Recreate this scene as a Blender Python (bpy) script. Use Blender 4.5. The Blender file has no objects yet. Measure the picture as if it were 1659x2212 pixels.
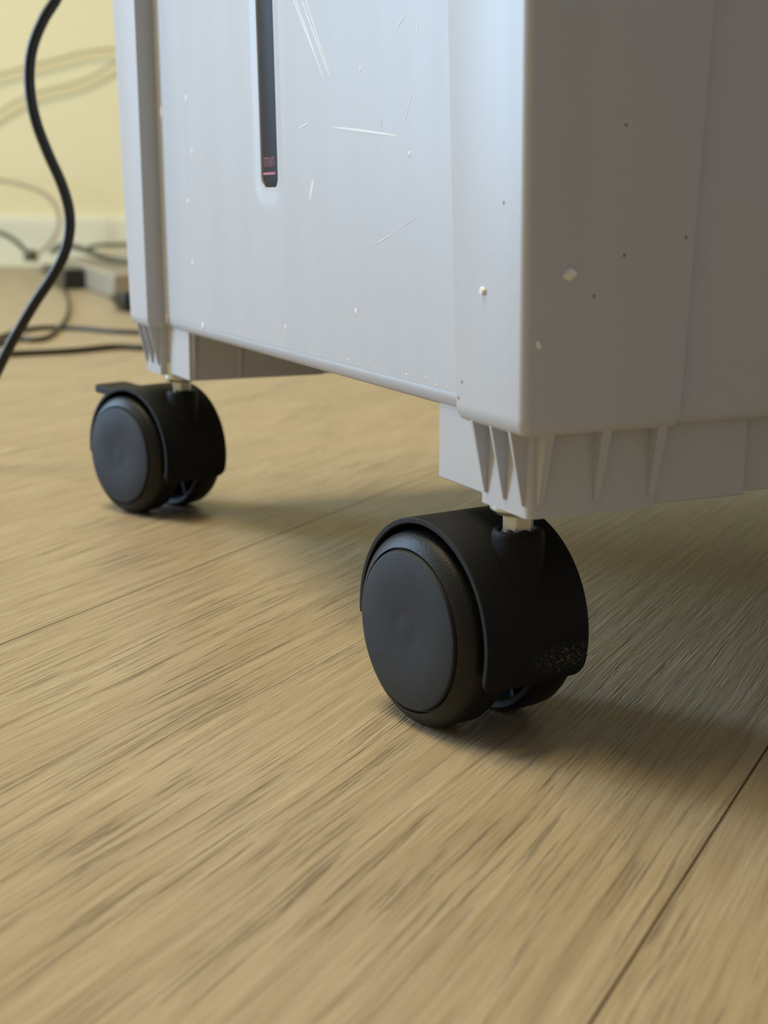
import bpy, bmesh, math, random
from mathutils import Vector, Matrix, Euler
random.seed(7)
S = bpy.context.scene
col = S.collection

# ------------------------------------------------------------------ camera, world, light
# world: X runs along the cooler's front (towards its near corner), Y into the room along its side, floor at z = 0
CAM = Vector((0.2719, -0.1574, 0.1291))
FD = Vector((-0.91212, 0.40992, 0.0))      # horizontal view direction
RD = Vector((0.40992, 0.91212, 0.0))       # to the right of it
def fr(f, r, z):                           # room position: metres ahead of / right of the standpoint, height
    return Vector((CAM.x, CAM.y, 0)) + FD*f + RD*r + Vector((0, 0, z))
PITCH = math.radians(12.178)
cam = bpy.data.cameras.new('camera'); camo = bpy.data.objects.new('camera', cam); col.objects.link(camo)
look = FD*math.cos(PITCH) + Vector((0, 0, -math.sin(PITCH)))
camo.location = CAM
camo.rotation_euler = look.to_track_quat('-Z', 'Y').to_euler()
cam.sensor_fit = 'VERTICAL'; cam.sensor_height = 36.0; cam.sensor_width = 27.0
cam.lens = 3100/2212*36
cam.clip_start = 0.01; cam.clip_end = 50
cam.dof.use_dof = True; cam.dof.focus_distance = 0.388; cam.dof.aperture_fstop = 18.5
S.camera = camo

w = bpy.data.worlds.new('world'); S.world = w; w.use_nodes = True
w.node_tree.nodes['Background'].inputs[0].default_value = (0.97, 0.96, 0.95, 1)
w.node_tree.nodes['Background'].inputs[1].default_value = 0.185

def area(name, loc, target, sx, sy, power, color):
    l = bpy.data.lights.new(name, 'AREA'); l.shape = 'RECTANGLE'; l.size = sx; l.size_y = sy
    l.energy = power; l.color = color
    o = bpy.data.objects.new(name, l); col.objects.link(o); o.location = loc
    o.rotation_euler = (Vector(target)-Vector(loc)).to_track_quat('-Z', 'Y').to_euler()
    return o
# daylight through the glazed balcony door in the left wall
wl = fr(1.45, -1.93, 0.75)
area('balcony_door_daylight', wl, wl + RD, 0.48, 1.30, 48, (0.46, 0.70, 1.0))
# added overhead fill, standing in for warm light bounced off the yellow walls
cl = fr(.62, -.70, 2.38)
area('warm_fill_light', cl, cl - Vector((0, 0, 1)), 1.1, 1.1, 57, (1.0, 0.86, 0.56))

S.view_settings.view_transform = 'Standard'; S.view_settings.look = 'None'
S.view_settings.gamma = 1.0; S.view_settings.exposure = 0.0
S.view_settings.use_curve_mapping = False

# ------------------------------------------------------------------ materials
class N:
    def __init__(s, name):
        s.m = bpy.data.materials.new(name); s.m.use_nodes = True
        s.t = s.m.node_tree; s.b = s.t.nodes['Principled BSDF']
    def n(s, typ, **kw):
        x = s.t.nodes.new(typ)
        for k, v in kw.items():
            if k.startswith('i_'): x.inputs[k[2:].replace('_', ' ')].default_value = v
            else: setattr(x, k, v)
        return x
    def l(s, a, b): s.t.links.new(a, b)
    def math(s, op, a, b=None, c=None):
        x = s.n('ShaderNodeMath', operation=op)
        for i, v in enumerate((a, b, c)):
            if v is None: continue
            if isinstance(v, (int, float)): x.inputs[i].default_value = v
            else: s.l(v, x.inputs[i])
        return x.outputs[0]
    def noise(s, vec, scale, detail=2, rough=.5, dim='3D', dist=0):
        x = s.n('ShaderNodeTexNoise'); x.inputs['Scale'].default_value = scale
        x.inputs['Detail'].default_value = detail; x.inputs['Roughness'].default_value = rough
        x.inputs['Distortion'].default_value = dist
        if vec is not None: s.l(vec, x.inputs['Vector'])
        return x.outputs['Fac']
    def mapping(s, vec, scale=(1,1,1), rot=(0,0,0), loc=(0,0,0)):
        x = s.n('ShaderNodeMapping'); x.inputs['Scale'].default_value = scale
        x.inputs['Rotation'].default_value = rot; x.inputs['Location'].default_value = loc
        s.l(vec, x.inputs['Vector']); return x.outputs[0]
    def ramp(s, fac, stops):
        x = s.n('ShaderNodeValToRGB'); e = x.color_ramp.elements
        e[0].position, e[0].color = stops[0][0], (*stops[0][1], 1)
        e[1].position, e[1].color = stops[-1][0], (*stops[-1][1], 1)
        for p, c in stops[1:-1]:
            q = e.new(p); q.color = (*c, 1)
        s.l(fac, x.inputs[0]); return x.outputs[0]
    def mix(s, fac, a, b, mode='MIX'):
        x = s.n('ShaderNodeMix', data_type='RGBA', blend_type=mode)
        for k, v in ((0, fac), (6, a), (7, b)):
            if isinstance(v, (int, float)): x.inputs[k].default_value = v
            elif isinstance(v, tuple): x.inputs[k].default_value = (*v, 1)
            else: s.l(v, x.inputs[k])
        return x.outputs[2]
    def bump(s, h, strength, dist):
        x = s.n('ShaderNodeBump'); x.inputs['Strength'].default_value = strength; x.inputs['Distance'].default_value = dist
        s.l(h, x.inputs['Height']); s.l(x.outputs[0], s.b.inputs['Normal'])
    def set(s, **kw):
        for k, v in kw.items():
            i = s.b.inputs[k.replace('_', ' ')]
            if isinstance(v, tuple): i.default_value = (*v, 1)
            elif isinstance(v, (int, float)): i.default_value = v
            else: s.l(v, i)
        return s
MAT = {}
def plain(name, colr, rough, spec=.5, metal=0.0, var=.06, scale=60):
    k = N(name); tc = k.n('ShaderNodeTexCoord').outputs['Object']
    f = k.noise(tc, scale, 3)
    lo = tuple(c*(1-var) for c in colr); hi = tuple(min(1, c*(1+var)) for c in colr)
    k.set(Base_Color=k.mix(f, lo, hi), Roughness=rough, Metallic=metal)
    k.b.inputs['Specular IOR Level'].default_value = spec
    MAT[name] = k.m; return k

# light grey moulded plastic with faint streaks and handling marks
k = N('grey_plastic'); tc = k.n('ShaderNodeTexCoord').outputs['Object']
streak = k.noise(k.mapping(tc, (55, 55, 3.0)), 1.0, 3, .6)
cloud = k.noise(k.mapping(tc, (14, 14, 9)), 1.0, 2)
c0 = k.mix(streak, (.520, .545, .60), (.565, .592, .655))
c0 = k.mix(k.math('MULTIPLY', cloud, .35), c0, (.60, .63, .70))
k.set(Base_Color=c0, Roughness=k.math('MULTIPLY_ADD', streak, .16, .30))
k.b.inputs['Specular IOR Level'].default_value = .45
fine = k.noise(k.mapping(tc, (2600,)*3), 1.0, 1)
broad = k.noise(k.mapping(tc, (22, 22, 4)), 1.0, 2)
k.bump(k.math('MULTIPLY_ADD', fine, .02, k.math('MULTIPLY', broad, 1.0)), .35, .0011)
MAT['grey_plastic'] = k.m

# matt grey plastic of the base rails
k = plain('rail_plastic', (.555, .568, .60), .48, .35, var=.03)

# black moulded plastic, fine sparkle grain, dusty rub mark on the hood
def black(name, base, rough, grain, spec=.42, scuff=None):
    k = N(name); tc = k.n('ShaderNodeTexCoord').outputs['Object']
    g = k.noise(k.mapping(tc, (grain,)*3), 1.0, 2, .7)
    cl = k.noise(k.mapping(tc, (90, 90, 90)), 1.0, 3)
    c = k.mix(k.ramp(g, [(.45, (0, 0, 0)), (.8, (1, 1, 1))]), base, tuple(b*2.0 for b in base))
    if scuff:
        d = k.n('ShaderNodeVectorMath', operation='DISTANCE'); d.inputs[1].default_value = scuff
        k.l(k.mapping(tc, (1, .55, 1.6)), d.inputs[0])
        d.inputs[1].default_value = (scuff[0], scuff[1]*.55, scuff[2]*1.6)
        near = k.math('SUBTRACT', 1.0, k.math('DIVIDE', d.outputs['Value'], .0070))
        nn = k.ramp(k.noise(k.mapping(tc, (700, 900, 1600)), 1.0, 4, .75), [(.52, (0, 0, 0)), (.72, (1, 1, 1))])
        f = k.math('MULTIPLY', k.math('MAXIMUM', near, 0.0), nn)
        c = k.mix(k.math('MINIMUM', k.math('MULTIPLY', f, 1.2), .75), c, (.34, .32, .25))
    k.set(Base_Color=c, Roughness=k.math('MULTIPLY_ADD', cl, .15, rough))
    k.b.inputs['Specular IOR Level'].default_value = spec
    k.bump(g, .6, .00016)
    MAT[name] = k.m
black('black_plastic', (.0058, .0062, .0072), .45, 5200, spec=.22)
black('black_plastic_rubbed', (.0058, .0062, .0072), .45, 5200, spec=.22, scuff=(.0300, .0090, .0215))
black('wheel_rubber', (.008, .008, .008), .36, 1500, spec=.3)
black('wheel_cap_plastic', (.009, .0104, .0120), .40, 6500, spec=.32)
plain('zinc', (.66, .68, .60), .36, metal=.6, var=.1, scale=300)
plain('dark_collar', (.01, .01, .012), .2)
k = plain('gauge_window', (.036, .033, .036), .5, .1, var=.3, scale=200)
plain('gauge_print', (.50, .085, .10), .5)
plain('paint_white', (.93, .93, .90), .5, var=.03)
plain('paint_cream', (.70, .66, .53), .6, var=.05)
plain('scratch_pale', (.78, .79, .80), .45, var=.05)
plain('speck_dark', (.22, .20, .18), .6)
plain('speck_rust', (.40, .25, .18), .6)

# vinyl plank: oak print, embossed grain along the plank
GA = math.atan2(.774, -.633)               # direction of the planks in plan
k = N('oak_vinyl')
geo = k.n('ShaderNodeNewGeometry').outputs['Position']
rnd = k.n('ShaderNodeObjectInfo').outputs['Random']
uv = k.mapping(geo, (1, 1, 1), (0, 0, -GA))     # x along the plank, y across it
off = k.n('ShaderNodeCombineXYZ'); k.l(k.math('MULTIPLY', rnd, 37.0), off.inputs[0]); k.l(k.math('MULTIPLY', rnd, 11.0), off.inputs[2])
va = k.n('ShaderNodeVectorMath', operation='ADD'); k.l(uv, va.inputs[0]); k.l(off.outputs[0], va.inputs[1]); uv = va.outputs[0]
warpn = k.n('ShaderNodeTexNoise'); warpn.inputs['Scale'].default_value = 1.0; warpn.inputs['Detail'].default_value = 2
k.l(k.mapping(uv, (9, 24, 1)), warpn.inputs['Vector'])
wv = k.n('ShaderNodeVectorMath', operation='MULTIPLY_ADD'); k.l(warpn.outputs['Color'], wv.inputs[0])
wv.inputs[1].default_value = (0, .006, 0); k.l(uv, wv.inputs[2]); uw = wv.outputs[0]
broad = k.noise(k.mapping(uw, (5, 34, 1)), 1.0, 3, .55)
mid = k.noise(k.mapping(uw, (13, 270, 1)), 1.0, 4, .64)
fine = k.noise(k.mapping(uw, (34, 1200, 1)), 1.0, 3, .7)
pores = k.noise(k.mapping(uw, (24, 900, 1), loc=(3, 7, 0)), 1.0, 3, .55)
fade = k.ramp(k.noise(k.mapping(uw, (9, 26, 1), loc=(5, 1, 0)), 1.0, 2), [(.30, (0, 0, 0)), (.55, (1, 1, 1))])
c = k.ramp(broad, [(.25, (.30, .225, .135)), (.5, (.40, .315, .195)), (.75, (.47, .385, .25))])
c = k.mix(.68, c, k.ramp(mid, [(.30, (.22, .155, .085)), (.47, (.38, .295, .18)), (.60, (.44, .355, .23)), (.72, (.57, .48, .33))]))
c = k.mix(.36, c, k.ramp(fine, [(.3, (.24, .175, .10)), (.7, (.52, .43, .29))]))
pm = k.math('MULTIPLY', k.ramp(pores, [(.57, (0, 0, 0)), (.70, (1, 1, 1))]), fade)
c = k.mix(k.math('MULTIPLY', pm, .42), c, (.15, .105, .06))
spk = k.ramp(k.noise(k.mapping(geo, (95, 95, 95)), 1.0, 2), [(.79, (0, 0, 0)), (.83, (1, 1, 1))])
c = k.mix(k.math('MULTIPLY', spk, .5), c, (.16, .12, .08))
k.set(Base_Color=c, Roughness=k.math('MULTIPLY_ADD', mid, .18, .30))
k.b.inputs['Specular IOR Level'].default_value = .42
hgt = k.math('SUBTRACT', k.math('MULTIPLY_ADD', fine, .35, k.math('MULTIPLY', mid, .8)), k.math('MULTIPLY', pm, .7))
k.bump(hgt, .9, .0008)
MAT['oak_vinyl'] = k.m
plain('subfloor', (.05, .04, .03), .9)
k = plain('cream_paint', (.85, .745, .44), .75, .3, var=.02, scale=3)
plain('cream_skirting', (.80, .74, .52), .5, .4, var=.02, scale=5)
plain('white_frame', (.8, .8, .78), .4)
plain('cord_black', (.012, .013, .011), .30)
plain('cord_dark', (.014, .014, .010), .5)
plain('cord_olive', (.11, .105, .06), .5)
plain('cord_cream', (.52, .45, .25), .6)
plain('cord_tan', (.50, .38, .25), .6)
plain('strip_plastic', (.33, .28, .20), .45)
plain('strip_side', (.20, .18, .12), .45)
plain('socket_dark', (.03, .03, .025), .5)

# ------------------------------------------------------------------ mesh helpers
def link(name, bm, mat, parent=None, smooth=True, angle=35, bevel=0, seg=2):
    me = bpy.data.meshes.new(name)
    bmesh.ops.recalc_face_normals(bm, faces=bm.faces)
    bm.to_mesh(me); bm.free()
    me.materials.append(MAT[mat])
    o = bpy.data.objects.new(name, me); col.objects.link(o)
    if bevel:
        b = o.modifiers.new('bevel', 'BEVEL'); b.width = bevel; b.segments = seg; b.limit_method = 'ANGLE'; b.angle_limit = math.radians(40)
    if smooth:
        for p in me.polygons: p.use_smooth = True
        me.set_sharp_from_angle(angle=math.radians(angle))
    if parent: o.parent = parent
    return o
def box(bm, x0, x1, y0, y1, z0, z1, mat=None):
    v = [bm.verts.new((x, y, z)) for z in (z0, z1) for x, y in ((x0, y0), (x1, y0), (x1, y1), (x0, y1))]
    if mat is not None:
        for q in v: q.co = mat @ q.co
    for f in ((3,2,1,0), (4,5,6,7), (0,1,5,4), (1,2,6,5), (2,3,7,6), (3,0,4,7)): bm.faces.new([v[i] for i in f])
    return v
def loft(bm, rings, cap=True):
    R = [[bm.verts.new(p) for p in r] for r in rings]
    n = len(R[0])
    for a, b in zip(R, R[1:]):
        for i in range(n): bm.faces.new((a[i], a[(i+1) % n], b[(i+1) % n], b[i]))
    if cap: bm.faces.new(R[0][::-1]); bm.faces.new(R[-1])
    return R
def lathe(bm, prof, axis='y', n=64, cx=0, cy=0, cz=0, closed=True):
    # prof: (along axis, radius)
    rings = []
    for s, r in prof:
        ring = []
        if r < 1e-7:
            a = 0
            p = (cx, cy+s, cz) if axis == 'y' else (cx, cy, cz+s)
            ring = [bm.verts.new(p)]
        else:
            for i in range(n):
                a = 2*math.pi*i/n
                p = (cx+r*math.cos(a), cy+s, cz+r*math.sin(a)) if axis == 'y' else (cx+r*math.cos(a), cy+r*math.sin(a), cz+s)
                ring.append(bm.verts.new(p))
        rings.append(ring)
    for A, B in zip(rings, rings[1:]):
        if len(A) == 1 and len(B) == 1: continue
        for i in range(n):
            j = (i+1) % n
            if len(A) == 1: bm.faces.new((A[0], B[i], B[j]))
            elif len(B) == 1: bm.faces.new((A[i], B[0], A[j]))
            else: bm.faces.new((A[i], B[i], B[j], A[j]))
def tube(bm, pts, r, n=10, sub=8):
    P = [Vector(p) for p in pts]; Q = []
    ext = [P[0]*2-P[1]] + P + [P[-1]*2-P[-2]]
    for i in range(1, len(ext)-2):
        a, b, c_, d = ext[i-1:i+3]
        for j in range(sub):
            t = j/sub
            Q.append(.5*((2*b) + (c_-a)*t + (2*a-5*b+4*c_-d)*t*t + (3*b-a-3*c_+d)*t**3))
    Q.append(P[-1])
    up = Vector((0, 0, 1)); rings = []
    prev = None
    for i, q in enumerate(Q):
        d = (Q[min(i+1, len(Q)-1)]-Q[max(i-1, 0)]).normalized()
        if prev is None: nrm = d.cross(up if abs(d.z) < .9 else Vector((1, 0, 0))).normalized()
        else: nrm = (prev - d*prev.dot(d)).normalized()
        prev = nrm; bi = d.cross(nrm)
        rings.append([q + r*(math.cos(2*math.pi*k_/n)*nrm + math.sin(2*math.pi*k_/n)*bi) for k_ in range(n)])
    loft(bm, rings)
def tag(o, label=None, cat=None, group=None, kind=None):
    if label: o['label'] = label
    if cat: o['category'] = cat
    if group: o['group'] = group
    if kind: o['kind'] = kind
    return o

# ------------------------------------------------------------------ floor
FLOOR = Matrix.Translation(fr(1.3, 0, 0)) @ Matrix.Rotation(math.atan2(FD.y, FD.x), 4, 'Z')
bm = bmesh.new(); box(bm, -1.9, 1.72, -1.95, 2.0, -.03, -.0025, FLOOR)
floor = tag(link('floor', bm, 'subfloor'), kind='structure')
U = Vector((-.633, .774, 0)).normalized(); V = Vector((.774, .633, 0)).normalized()
PW, PL, GAP = .2225, 1.35, .0005
def clip_poly(poly, inside, cut):
    out = []
    for i in range(len(poly)):
        a, b = poly[i], poly[(i+1) % len(poly)]
        if inside(a): out.append(a)
        if inside(a) != inside(b): out.append(cut(a, b))
    return out
FINV = FLOOR.inverted()
def clip_room(poly):
    P = [FINV @ p for p in poly]
    for ax, lim, sgn in ((0, -1.9, 1), (0, 1.70, -1), (1, -1.93, 1), (1, 2.0, -1)):
        ins = lambda p: sgn*(p[ax]-lim) >= 0
        def cut(a, b):
            t = (lim-a[ax])/(b[ax]-a[ax]); return a.lerp(b, t)
        P = clip_poly(P, ins, cut) if P else P
    return [FLOOR @ p for p in P]
for i in range(-16, 16):
    v0 = -.1750 + i*PW
    stag = {0: -.62, 1: -.50, -1: -.2}.get(i, random.uniform(-1, 0)*PL)
    for j in range(-5, 6):
        u0 = stag + j*PL
        poly = [U*(u0+GAP/2) + V*(v0+GAP/2), U*(u0+PL-GAP/2) + V*(v0+GAP/2), U*(u0+PL-GAP/2) + V*(v0+PW-GAP/2), U*(u0+GAP/2) + V*(v0+PW-GAP/2)]
        P = clip_room(poly)
        if len(P) < 3: continue
        area_ = sum((P[a].x*P[(a+1) % len(P)].y - P[(a+1) % len(P)].x*P[a].y) for a in range(len(P)))/2
        if abs(area_) < .0006: continue
        if area_ < 0: P = P[::-1]
        cen = sum(P, Vector())/len(P)
        bm = bmesh.new()
        ins = [p + (cen-p).normalized()*.0004 for p in P]
        loft(bm, [[Vector((p.x, p.y, -.0025)) for p in P], [Vector((p.x, p.y, -.0003)) for p in P], [Vector((p.x, p.y, 0)) for p in ins]])
        link('plank', bm, 'oak_vinyl', floor, angle=20)

# ------------------------------------------------------------------ walls and skirting
WALL = Matrix.Translation(fr(0, 0, 0)) @ Matrix.Rotation(math.atan2(FD.y, FD.x), 4, 'Z')   # local x ahead, local y to the left
bm = bmesh.new(); box(bm, 3.012, 3.10, -2.0, 1.95, -.0025, 2.45, WALL)
tag(link('wall_back', bm, 'cream_paint'), kind='structure')
bm = bmesh.new()
def wl_box(x0, x1, z0, z1): box(bm, x0, x1, 1.95, 2.05, z0, z1, WALL)
wl_box(1.86, 3.10, -.0025, 2.45); wl_box(-.6, 1.04, -.0025, 2.45); wl_box(1.04, 1.86, 1.50, 2.45); wl_box(1.04, 1.86, -.0025, .06)
tag(link('wall_left', bm, 'cream_paint'), kind='structure')
bm = bmesh.new()
for x0, x1, z0, z1 in ((1.04, 1.10, .06, 1.50), (1.80, 1.86, .06, 1.50), (1.10, 1.80, .06, .10), (1.10, 1.80, 1.44, 1.50)): box(bm, x0, x1, 1.955, 2.045, z0, z1, WALL)
tag(link('window_1', bm, 'white_frame', bevel=.004), kind='structure')
bm = bmesh.new()
pr = [(0, -.0005), (-.014, -.0005), (-.014, .092), (-.010, .102), (0, .105)]
rings = []
for yy in (-2.0, 1.945): rings.append([WALL @ Vector((3.012+a, yy, b)) for a, b in pr])
loft(bm, rings)
tag(link('baseboard_back', bm, 'cream_skirting', angle=20), kind='structure')

# ------------------------------------------------------------------ air cooler
cooler = bpy.data.objects.new('air_cooler', None); col.objects.link(cooler)
cooler.location = (-.162, .15, 0)
tag(cooler, 'light grey plastic air cooler on black casters with dark water gauge', 'air cooler')
def part(name, bm, mat, parent=cooler, **kw):
    o = link(name, bm, mat, None, **kw)
    o.parent = parent
    o.matrix_parent_inverse = Matrix.Translation(parent_world(parent)).inverted()
    return o
def parent_world(p):
    v = Vector(p.location)
    while p.parent: p = p.parent; v = v + Vector(p.location)
    return v
Z0, ZT, DR, WID = .079, .560, .0175, .035
DEPTH = .31
LIP = [(0, .0024), (.0006, .0011), (.0016, .0004), (.0030, .0), (.0042, .0)]       # height above the rim, inset
def levels(): return [(Z0+h, i) for h, i in LIP] + [(Z0+.02+.46*t, 0) for t in (0, .1, .3, .6, 1)]
def rrect(x0, x1, y0, y1, rad, z, seg=6):
    pts = []
    for (cx, cy, a0, r) in ((x0, y0, 180, rad[0]), (x1, y0, 270, rad[1]), (x1, y1, 0, rad[2]), (x0, y1, 90, rad[3])):
        sx = 1 if cx == x0 else -1; sy = 1 if cy == y0 else -1
        for s in range(seg+1):
            a = math.radians(a0+90*s/seg)
            pts.append((cx+sx*r+r*math.cos(a), cy+sy*r+r*math.sin(a), z))
    return pts
XN, XF, YF, YB = .0055, -.3295, -.005, DEPTH+.005        # outer faces of the corner panels at the rim
e = .0003
# main shell, set back from the corner panels
bm = bmesh.new(); rings = []
for z, i in levels():
    d = (z-Z0)*DR
    rings.append(rrect(XF+.0025-d+i, XN-.0025+d-i, YF+.0072-d+i+(.006 if z > Z0+.0043 else 0), YB-.004+d-i, (e,)*4, z))
loft(bm, rings); part('shell', bm, 'grey_plastic', angle=30)
# corner panels
def corner(xl, xr, yl, yr, near, front, rnd):
    bm = bmesh.new(); rings = []
    for z, i in levels():
        d = (z-Z0)*DR; wd = (z-Z0)*WID
        x0, x1, y0, y1 = xl, xr, yl, yr
        if near: x1 += d-i; x0 -= wd-i*.5
        else: x0 -= d-i; x1 += wd-i*.5
        if front: y0 -= d-i; y1 += wd-i*.5
        else: y1 += d-i; y0 -= wd-i*.5
        rings.append(rrect(x0, x1, y0, y1, rnd, z))
    loft(bm, rings); part('corner_panel', bm, 'grey_plastic', angle=30)
R_ = .0022
corner(-.0262, XN, YF, .0363, True, True, (.0009, R_, .0009, e))
corner(XF, -.3010, YF, .0363, False, True, (R_, .0006, e, .0004))
corner(-.0262, XN, YB-.041, YB, True, False, (e, .0004, R_, .0004))
corner(XF, -.3010, YB-.041, YB, False, False, (.0004, e, .0004, R_))
# front panel with the gauge slot: rings round the slot, then a flat field
GX0, GX1, GZ0, GZ1 = -.1778, -.1628, .1338, .420
def slot_ring(off, n=7, rc=.0032):
    x0, x1, z0, z1 = GX0-off, GX1+off, GZ0-off, GZ1+off; r = rc+off
    pts = []
    for cx, cz, a0 in ((x0+r, z0+r, 180), (x1-r, z0+r, 270), (x1-r, z1-r, 0), (x0+r, z1-r, 90)):
        for s in range(n+1):
            a = math.radians(a0+90*s/n); pts.append((cx+r*math.cos(a), cz+r*math.sin(a)))
    return pts
def fy(z): return YF+.0072-.00018-(z-Z0)*DR
bm = bmesh.new()
def dish(o): t = min(1, max(0, o/.0066)); return .00038*(1-t*t*(3-2*t))
rr = [[(x, fy(z)+dish(0)+.0035, z) for x, z in slot_ring(0)]] + [[(x, fy(z)+dish(o)+(.0004 if o == 0 else 0), z) for x, z in slot_ring(o)] for o in (0, .0003, .001, .002, .0029, .0037, .0044, .0050, .0056, .0062, .0068)]
RR = loft(bm, rr, cap=False)
FX0, FX1, FZ0, FZ1 = -.318, -.012, .0835, .545
cor = [bm.verts.new((x, fy(z), z)) for x, z in ((FX0, FZ0), (FX1, FZ0), (FX1, FZ1), (FX0, FZ1))]
L = RR[-1]; n8 = 8
q = [L[i*n8:(i+1)*n8] for i in range(4)]
for i in range(4):
    for a, b in zip(q[i], q[i][1:]): bm.faces.new((cor[i], b, a))
    j = (i+1) % 4
    bm.faces.new((cor[i], cor[j], q[j][0], q[i][-1]))
o = part('front_panel', bm, 'grey_plastic', angle=50)
# gauge
bm = bmesh.new()
loft(bm, [[(x, fy(z)+.0030, z) for x, z in slot_ring(-.0001)], [(x, fy(z)+.0009, z) for x, z in slot_ring(-.0002)], [(x, fy(z)+.0006, z) for x, z in slot_ring(-.0008)]])
gauge = part('water_gauge', bm, 'gauge_window'); gauge['label'] = 'dark glossy water level window'
# red print: a bar and the word min
bm = bmesh.new(); gy = fy(.138)+.00048
box(bm, -.1762, -.1650, gy, gy+.0004, .1377, .1384)
cur = bpy.data.curves.new('min_text', 'FONT'); cur.body = 'min'; cur.size = .0072; cur.extrude = .00008; cur.align_x = 'CENTER'; cur.resolution_u = 3
cur.offset = -.00016
to = bpy.data.objects.new('min_text', cur); col.objects.link(to)
dg = bpy.context.evaluated_depsgraph_get()
me = bpy.data.meshes.new_from_object(to.evaluated_get(dg)); bpy.data.objects.remove(to)
xs = [v.co.x for v in me.vertices]; ys = [v.co.y for v in me.vertices]
wd = max(xs)-min(xs); hx = .0092/wd
mt = Matrix.Translation((-.1707, gy+.0001, .1400)) @ Matrix.Rotation(math.pi/2, 4, 'X') @ Matrix.Diagonal((hx, 1.0, 1, 1))
bm.from_mesh(me); 
for v in bm.verts[8:] if hasattr(bm.verts, 'ensure_lookup_table') and not bm.verts.ensure_lookup_table() else []: v.co = mt @ v.co
pm_ = part('min_marking', bm, 'gauge_print', smooth=False); pm_['label'] = 'red print reading min above a bar'

# base rails with posts
def rail(near):
    s = 1 if near else -1
    mx = (lambda x: x) if near else (lambda x: -.324-x)
    bm = bmesh.new()
    def b(x0, x1, y0, y1, z0, z1): a, c_ = sorted((mx(x0), mx(x1))); box(bm, a, c_, y0, y1, z0, z1)
    b(-.052, -.0008, .0034, .0602, .0603, .0815)
    b(-.052, -.0026, .0602, DEPTH-.06, .0607, .0815)
    b(-.052, -.0008, DEPTH-.06, DEPTH-.0034, .0603, .0815)
    r = part('base_rail', bm, 'rail_plastic', bevel=.0005)
    for y0, y1 in ((0, .0342), (DEPTH-.0342, DEPTH)):
        bm = bmesh.new()
        a, c_ = sorted((mx(-.0222), mx(0)))
        loft(bm, [rrect(a, c_, y0, y1, (.0006 if near else .0018, .0018 if near else .0006, .0006, .0006), z, 5) for z in (.0598, .0605, .0815)])
        part('corner_post', bm, 'rail_plastic', angle=30)
    return r
rail(True); rail(False)
def fin(pos, along, out, ztip, ztop, depth, th):
    # tapered gusset: standing out by depth at the top, running to nothing at the tip
    P, a, o_ = Vector(pos), Vector(along), Vector(out)
    bm = bmesh.new(); rings = []
    for s, tk in ((-1, 1), (1, 1)):
        h0, h1 = th*.55, th*.5
        ring = [P - o_*.0006 + a*s*th*.32 + Vector((0, 0, ztip)), P + o_*.0006 + a*s*th*.32 + Vector((0, 0, ztip)),
                P + o_*depth + a*s*th*.5 + Vector((0, 0, ztop)), P - o_*.0006 + a*s*th*.5 + Vector((0, 0, ztop))]
        rings.append(ring)
    loft(bm, rings); part('rib', bm, 'rail_plastic', bevel=.0002)
for x in (-.0197, -.0107, -.0020): fin((x, 0, 0), (1, 0, 0), (0, -1, 0), .0626, .0798, .0042, .0013)
for x in (-.3035, -.3128, -.3215): fin((x, 0, 0), (1, 0, 0), (0, -1, 0), .0636, .0798, .0042, .0011)
for y in (.0029, .0176, .0325): fin((0, y, 0), (0, 1, 0), (1, 0, 0), .0627, .0798, .0042, .0025)
for y in (.0055, .0243): fin((-.272, y, 0), (0, 1, 0), (1, 0, 0), .0606, .0798, .0018, .0013)

# paint specks and scratches on the shell
def blob(name, c, r1, r2, rot, plane, mat, jag=.25, n=11, th=.00012):
    bm = bmesh.new(); rings = []
    ang = [2*math.pi*i/n for i in range(n)]; rad = [1-jag*random.random() for _ in ang]
    for k_, off in ((1.0, -.0001), (1.0, th*.4), (.7, th)):
        ring = []
        for a, q_ in zip(ang, rad):
            x = r1*k_*q_*math.cos(a); y = r2*k_*q_*math.sin(a)
            u = x*math.cos(rot)-y*math.sin(rot); v_ = x*math.sin(rot)+y*math.cos(rot)
            if plane == 'front': ring.append((c[0]+u, c[1]-off-DR*v_, c[2]+v_))
            else: ring.append((c[0]+off+DR*v_, c[1]+u, c[2]+v_))
        rings.append(ring)
    loft(bm, rings); return part(name, bm, mat)
def fp(x, z): return (x, fy(z), z)
H_ = math.pi/2
for x, z, r1, r2 in ((-.2911, .1633, .0021, .0014), (-.2569, .1665, .0012, .0009), (-.2524, .1474, .0012, .0008), (-.2605, .1295, .0011, .0009),
                     (-.2578, .107, .0013, .0008), (-.1012, .0992, .0009, .0007), (-.1585, .0902, .0008, .0007), (-.0948, .164, .0008, .0004),
                     (-.0647, .141, .0006, .0005), (-.2975, .0832, .0018, .0010), (-.2480, .0838, .0018, .0010), (-.2415, .1445, .0009, .0005)):
    blob('paint_speck', fp(x, z), r1*1.2, r2*1.2, random.uniform(1.2, 1.9), 'front', 'paint_white', jag=.35)
def pfy(z): return YF-(z-Z0)*DR
def sfx(z): return XN+(z-Z0)*DR
blob('paint_speck', (-.0122, pfy(.1098), .1098), .0012, .0011, .3, 'front', 'paint_white', th=.0007)
blob('paint_speck', (sfx(.1141), .0054, .1141), .0022, .0015, .7, 'side', 'paint_white', jag=.4, n=15, th=.0011)
blob('paint_speck', (sfx(.0994), -.0018, .0994), .0012, .0007, 2.2, 'side', 'paint_white', jag=.4, th=.0006)
blob('paint_speck', (sfx(.1093), .0117, .1093), .0005, .0005, 0, 'side', 'speck_rust')
for y, z in ((.0348, .1215), (.0189, .1179), (.0179, .1451)): blob('dirt_speck', (sfx(z), y, z), .0004, .0004, 0, 'side', 'speck_dark')
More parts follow.
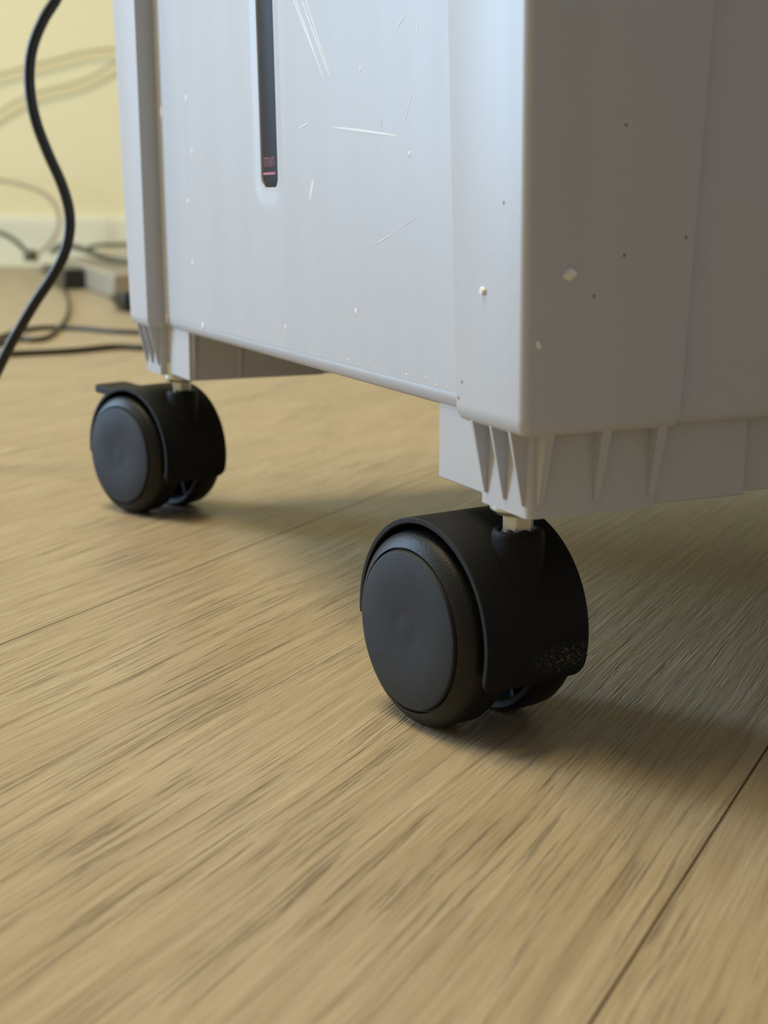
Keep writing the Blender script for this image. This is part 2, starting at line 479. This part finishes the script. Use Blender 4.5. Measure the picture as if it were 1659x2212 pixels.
for x, z in ((-.0245, .0845), (-.0228, .0885), (-.0030, .1290)): blob('dirt_speck', (x, pfy(z), z), .00025, .0005, 0, 'front', 'speck_dark')
def scratch(x0, z0, x1, z1, wdt, mat='scratch_pale', f=fp):
    L_ = math.hypot(x1-x0, z1-z0); a = math.atan2(z1-z0, x1-x0)
    blob('scratch', f((x0+x1)/2, (z0+z1)/2), L_/2, wdt/2, a, 'front', mat, jag=.12, n=24, th=.00006)
scratch(-.0624, .1568, -.0655, .1515, .0005, 'paint_white'); scratch(-.0655, .1518, -.0672, .1490, .0004, 'paint_white')
scratch(-.117, .1499, -.0702, .1455, .0009); scratch(-.1312, .1357, -.1347, .1297, .0022)
scratch(-.0589, .1723, -.0601, .1692, .0006, 'paint_white'); scratch(-.0660, .1750, -.0720, .1715, .0006)
scratch(-.0902, .1171, -.0720, .1222, .0003); scratch(-.0700, .1228, -.0612, .1254, .00025)
scratch(-.1427, .1504, -.1339, .1519, .0006); scratch(-.0822, .1480, -.0812, .1505, .0004)
for i, (xa, xb) in enumerate(((-.1480, -.1215), (-.1450, -.1200), (-.1400, -.1172), (-.1360, -.1150))):
    scratch(xa, .192-.001*i, xb, .1635-.002*(i % 2), .0007)
for i in range(9):
    x = random.uniform(-.11, -.03); blob('scratch', fp(x, .0842+random.uniform(0, .0012)), .0005, .0003, random.random()*3, 'front', 'paint_white', th=.0001)

# ------------------------------------------------------------------ casters
RH, SH, HX, HZ = .0278, .0155, .0028, .0259
def make_housing(name, mat, brake):
    bm = bmesh.new()
    a0, a1, n = -21.0, 187.0, 72
    ro, ri = RH, RH-.0015
    def half(a):
        arc = math.radians(min(a-a0, a1-a))*RH; r = .0035 if a < 90 else .0015
        return SH if arc >= r else SH-r+math.sqrt(max(0, r*r-(r-arc)**2))
    rings = []
    for i in range(n+1):
        t = i/n
        a = a0+(a1-a0)*(t + .0)
        if i < 7: a = a0 + (i/7)**1.8*(a1-a0)*7/n
        h = half(a); ca, sa = math.cos(math.radians(a)), math.sin(math.radians(a))
        ring = []
        for y in (-h, -h*.5, 0, h*.5, h): ring.append((HX+ro*ca, y, HZ+ro*sa))
        for y in (h, h*.5, 0, -h*.5, -h): ring.append((HX+ri*ca, y, HZ+ri*sa))
        rings.append(ring)
    loft(bm, rings)
    # web between the wheels
    web = [(HX+(ri+.0005)*math.cos(math.radians(a)), HZ+(ri+.0005)*math.sin(math.radians(a))) for a in range(-18, 186, 8)]
    loft(bm, [[(x, -.0022, z) for x, z in web], [(x, .0022, z) for x, z in web]])
    # stem socket
    lathe(bm, [(.029, 0), (.029, .0063), (.0515, .0064), (.0526, .0061), (.053, .0055), (.0529, .0049), (.0512, .0047), (.0512, .0)], 'z', 40, cx=.0215)
    # axle stubs
    lathe(bm, [(-.0145, 0), (-.0145, .004), (.0145, .004), (.0145, 0)], 'y', 20, cz=.025)
    return link(name, bm, mat, angle=32, bevel=.0003, seg=2)
def wheel_mesh():
    bm = bmesh.new()
    lathe(bm, [(.0135, 0), (.0135, .0215), (.0045, .0219), (.0038, .0224), (.0036, .0238), (.0041, .0246), (.0052, .0250), (.0122, .0250), (.0138, .0248),
               (.0150, .0241), (.0160, .0229), (.0168, .0216), (.0171, .0209), (.0160, .0207), (.0160, 0)], 'y', 96)
    for i in range(10):
        m = Matrix.Rotation(2*math.pi*i/10, 4, 'Y')
        box(bm, .006, .0218, .0085, .0137, -.0006, .0006, m)
    me = bpy.data.meshes.new('wheel'); bmesh.ops.recalc_face_normals(bm, faces=bm.faces); bm.to_mesh(me); bm.free(); me.materials.append(MAT['wheel_rubber'])
    for p in me.polygons: p.use_smooth = True
    me.set_sharp_from_angle(angle=math.radians(32)); return me
def cap_mesh():
    bm = bmesh.new()
    lathe(bm, [(.0155, 0), (.0155, .0204), (.0172, .0203), (.0177, .0200), (.0179, .0194), (.0180, .012), (.0180, .0072), (.01785, .0055), (.01775, .004), (.01785, .0022), (.0179, .001), (.0179, 0)], 'y', 96)
    me = bpy.data.meshes.new('wheel_cap'); bmesh.ops.recalc_face_normals(bm, faces=bm.faces); bm.to_mesh(me); bm.free(); me.materials.append(MAT['wheel_cap_plastic'])
    for p in me.polygons: p.use_smooth = True
    me.set_sharp_from_angle(angle=math.radians(40)); return me
WM, CM = wheel_mesh(), cap_mesh()
def caster(ax, ay, tx, ty, mat, brake=False):
    h = make_housing('caster', mat, brake)
    h.parent = cooler
    h.location = Vector((ax, ay, 0)) - Vector(cooler.location); h.rotation_euler = (0, 0, math.atan2(ty, tx))
    def sub(name, me=None, bm=None, m=None, **kw):
        o = bpy.data.objects.new(name, me) if me else link(name, bm, m, **kw)
        if me: col.objects.link(o)
        o.parent = h; return o
    for s in (-1, 1):
        for nm, me in (('wheel', WM), ('wheel_cap', CM)):
            o = sub(nm, me); o.location = (0, .0027 if s > 0 else 0, .025)
            if s < 0: o.rotation_euler = (0, 0, math.pi)
    bm = bmesh.new()
    hexp = [(.0215+.0040*math.cos(a), .0040*math.sin(a)) for a in [math.radians(15+60*i) for i in range(6)]]
    loft(bm, [[(x, y, .0518) for x, y in hexp], [(x, y, .0585) for x, y in hexp]])
    sub('nut', bm=bm, m='zinc', bevel=.0003)
    bm = bmesh.new()
    lathe(bm, [(.0568, 0), (.0568, .0052), (.0580, .0068), (.0596, .0070), (.0600, .0068), (.0650, .0068), (.0650, 0)], 'z', 32, cx=.0215)
    sub('stem_sleeve', bm=bm, m='zinc')
    bm = bmesh.new()
    lathe(bm, [(.0505, 0), (.0505, .0045), (.0520, .0045), (.0534, .0034), (.0536, 0)], 'z', 32, cx=.0215)
    sub('collar', bm=bm, m='dark_collar')
    if brake:
        bm = bmesh.new()
        m = Matrix.Translation((-.021, 0, .0492)) @ Matrix.Rotation(math.radians(4), 4, 'Y')
        loft(bm, [rrect(-.0105, .012, -.0085, .0085, (.003, .001, .001, .003), z) for z in (-.0016, .0016)])
        for v in bm.verts: v.co = m @ v.co
        b = sub('brake_lever', bm=bm, m='black_plastic', bevel=.0005)
    return h
caster(-.0409, .0053, .9871, .1600, 'black_plastic_rubbed')['label'] = 'near black twin wheel caster'
caster(-.3229, .0014, .934, .356, 'black_plastic', True)['label'] = 'far black twin wheel caster with brake lever'

# ------------------------------------------------------------------ cords and power strip by the wall
def cord(name, pts, r, mat, label, n=10):
    bm = bmesh.new(); tube(bm, pts, r, n)
    return tag(link(name, bm, mat, angle=60), label, 'cord')

cord('black_cable', [(-.3375,.1150,.4000), (-.3650,.1000,.3960), (-.4050,.0550,.3500), (-.4220,.0120,.2850), (-0.4259,-0.0026,0.2390), (-0.4284,-0.0082,0.2228), (-0.4313,-0.0145,0.2126), (-0.4336,-0.0195,0.2013), (-0.4346,-0.0218,0.1899), (-0.4346,-0.0218,0.1774), (-0.4336,-0.0197,0.1648), (-0.4317,-0.0153,0.1510), (-0.4295,-0.0105,0.1382), (-0.4283,-0.0077,0.1263), (-0.4283,-0.0078,0.1155), (-0.4296,-0.0107,0.1046), (-0.4322,-0.0165,0.0936), (-0.4355,-0.0239,0.0825), (-0.4388,-0.0312,0.0703), (-0.4413,-0.0369,0.0602), (-0.4439,-0.0426,0.0489), (-0.4476,-0.0507,0.0329), (-0.4527,-0.0622,0.0122), (-0.4474,-0.0767,0.0026), (-0.4321,-0.1017,0.0026), (-.4350,-.2200,.0026), (-.5600,-.4600,.0026), (-.8600,-.7000,.0026), (-1.2500,-.9000,.0026)], .0026, 'cord_black', 'glossy black power cord hanging in an S curve left of the cooler', 14)
cord('floor_cord', [(-1.3500,-.8300,.0026), (-1.0200,-.5800,.0026), (-.8800,-.2600,.0026), (-0.9097,-0.0161,0.0026), (-0.9619,0.0203,0.0026), (-0.9781,0.0574,0.0026), (-0.9820,0.1058,0.0026), (-1.0019,0.1515,0.0026), (-0.9818,0.1758,0.0026), (-0.9888,0.2119,0.0026)], .0026, 'cord_dark', 'dark cord on the floor, nearest of those behind the left caster')
cord('floor_cord', [(-1.4500,-.7600,.0024), (-1.1500,-.5500,.0024), (-.9600,-.2400,.0024), (-0.9652,-0.0091,0.0024), (-1.0611,0.0352,0.0024), (-1.1435,0.0735,0.0024), (-1.2121,0.1081,0.0024), (-1.2338,0.1406,0.0024), (-1.2034,0.1675,0.0024), (-1.1578,0.1899,0.0024), (-1.1323,0.2210,0.0024), (-1.1292,0.2535,0.0024)], .0024, 'cord_dark', 'dark cord on the floor between the nearest cord and the power strip')
cord('floor_cord', [(-2.5615,0.3891,0.0024), (-2.2371,0.3471,0.0024), (-1.9543,0.3037,0.0024), (-1.6340,0.2444,0.0024), (-1.3961,0.1924,0.0024), (-1.2356,0.1505,0.0024), (-1.1292,0.1172,0.0024), (-1.1010,0.0985,0.0024), (-1.1167,0.0863,0.0024), (-1.0847,0.0679,0.0024), (-1.0422,0.0363,0.0024), (-1.0157,-0.0027,0.0024), (-1.0300,-.1200,.0024), (-1.1500,-.3200,.0024), (-1.4200,-.5200,.0024)], .0024, 'cord_dark', 'dark cord curling in a loop on the floor below the power strip')
cord('grey_cord', [(-2.5200,-.0600,.0048), (-2.4700,.0700,.0048), (-2.4300,.1600,.0500), (-2.4064,0.2256,0.0817), (-2.3930,0.2556,0.0801), (-2.3796,0.2854,0.0760), (-2.3681,0.3109,0.0606), (-2.3601,0.3287,0.0395)], .0045, 'cord_olive', 'olive grey cord arching to a plug left of the power strip')
cord('grey_cord', [(-2.6046,0.4189,0.0332), (-2.5951,0.4402,0.0466), (-2.5840,0.4649,0.0431), (-2.5712,0.4934,0.0315), (-2.5583,0.5220,0.0198), (-2.5483,0.5442,0.0144), (-2.5398,0.5632,0.0126)], .0060, 'cord_olive', 'olive grey cord arching along the skirting behind the power strip')
cord('wall_cord', [(-3.3900,-1.0400,.2600), (-3.0800,-.3500,.2850), (-2.8319,0.2303,0.3397), (-2.7932,0.3164,0.3656), (-2.7701,0.3679,0.3798), (-2.7470,0.4193,0.3949), (-2.7240,0.4705,0.4082), (-2.7010,0.5216,0.4223), (-2.6782,0.5723,0.4285), (-2.6479,0.6398,0.4347)], .0028, 'cord_cream', 'upper of two thin cream cords running up the yellow wall')
cord('wall_cord', [(-3.3900,-1.0400,.1600), (-3.0800,-.3500,.1750), (-2.8350,0.2234,0.2271), (-2.7954,0.3115,0.2768), (-2.7717,0.3642,0.3083), (-2.7599,0.3905,0.3245), (-2.7405,0.4338,0.3442), (-2.7135,0.4937,0.3602), (-2.6942,0.5367,0.3771), (-2.6787,0.5712,0.3976), (-2.6555,0.6229,0.4329)], .0028, 'cord_cream', 'lower of two thin cream cords running up the yellow wall')
cord('tan_cord', [(-2.8600,-.1500,.0042), (-2.8300,-.0400,.0042), (-2.7950,.0700,.0900), (-2.7427,0.2092,0.1799), (-2.7055,0.2921,0.1755), (-2.6832,0.3417,0.1710), (-2.6647,0.3828,0.1621), (-2.6482,0.4196,0.1461), (-2.6393,0.4393,0.1220), (-2.6369,0.4446,0.0906), (-2.6412,0.4351,0.0636), (-2.6504,0.4146,0.0383), (-2.6640,0.3843,0.0183)], .0040, 'cord_tan', 'thin tan cord bending down over the skirting board behind the black power cord')
cord('baseboard_cord', [(-2.6842,0.5103,0.0388), (-2.6744,0.5319,0.0435), (-2.6648,0.5535,0.0444), (-2.6493,0.5879,0.0453), (-2.6261,0.6394,0.0453)], .0045, 'cord_olive', 'short stretch of cord along the skirting beside the cooler')

A_, B_ = Vector((-2.2523, .3902, 0)), Vector((-1.6629, .3366, 0))
dirs = (B_-A_).normalized(); ST = Matrix.Translation((A_+B_)/2) @ Matrix.Rotation(math.atan2(dirs.y, dirs.x), 4, 'Z')
strip = bpy.data.objects.new('power_strip', None); col.objects.link(strip); strip.matrix_world = ST
tag(strip, 'beige power strip lying on the floor by the skirting board', 'power strip')
hl = (B_-A_).length/2
bm = bmesh.new(); box(bm, -hl, hl, -.026, .026, 0, .036)
link('body', bm, 'strip_plastic', strip, bevel=.004)
for i in range(5):
    bm = bmesh.new(); xx = -hl+.08+i*.105
    lathe(bm, [(.0345, 0), (.0345, .019), (.0368, .0188), (.0368, .0172), (.0350, .0168), (.0350, 0)], 'z', 24, cx=xx)
    link('socket', bm, 'socket_dark' if i == 2 else 'strip_side', strip)
def plug(name, a, b, w_, h_, mat, label):
    a, b = Vector(a), Vector(b); L_ = (b-a).length
    M = Matrix.Translation(a) @ (b-a).to_track_quat('X', 'Z').to_matrix().to_4x4()
    r = bpy.data.objects.new(name, None); col.objects.link(r); r.matrix_world = M
    tag(r, label, 'plug')
    bm = bmesh.new()
    loft(bm, [[(L_*t, y*w_*s, z*h_*s) for y, z in ((-1, -1), (1, -1), (1, 1), (-1, 1))] for t, s in ((0, .55), (.15, .62), (.55, 1), (1, 1))])
    link('plug_body', bm, mat, r, bevel=.002)
    bm = bmesh.new()
    loft(bm, [[(-L_*t, s*w_*math.cos(q_), s*h_*math.sin(q_)) for q_ in [math.pi*i/5 for i in range(10)]] for t, s in ((-.05, .5), (.3, .35))])
    link('strain_relief', bm, mat, r)
    return r
plug('plug', (-2.13, .3230, .022), (-1.93, .3165, .0155), .015, .0150, 'cord_black', 'black plug lying along the near side of the power strip')
plug('plug', (-1.50, .2780, .0125), (-1.44, .2840, .0125), .014, .0120, 'cord_black', 'black plug at the near end of the power strip, beside the cooler')
plug('plug', (-2.352, .3400, .030), (-2.36, .3287, .0395), .014, .010, 'cord_olive', 'olive grey plug at the end of the arching grey cord')
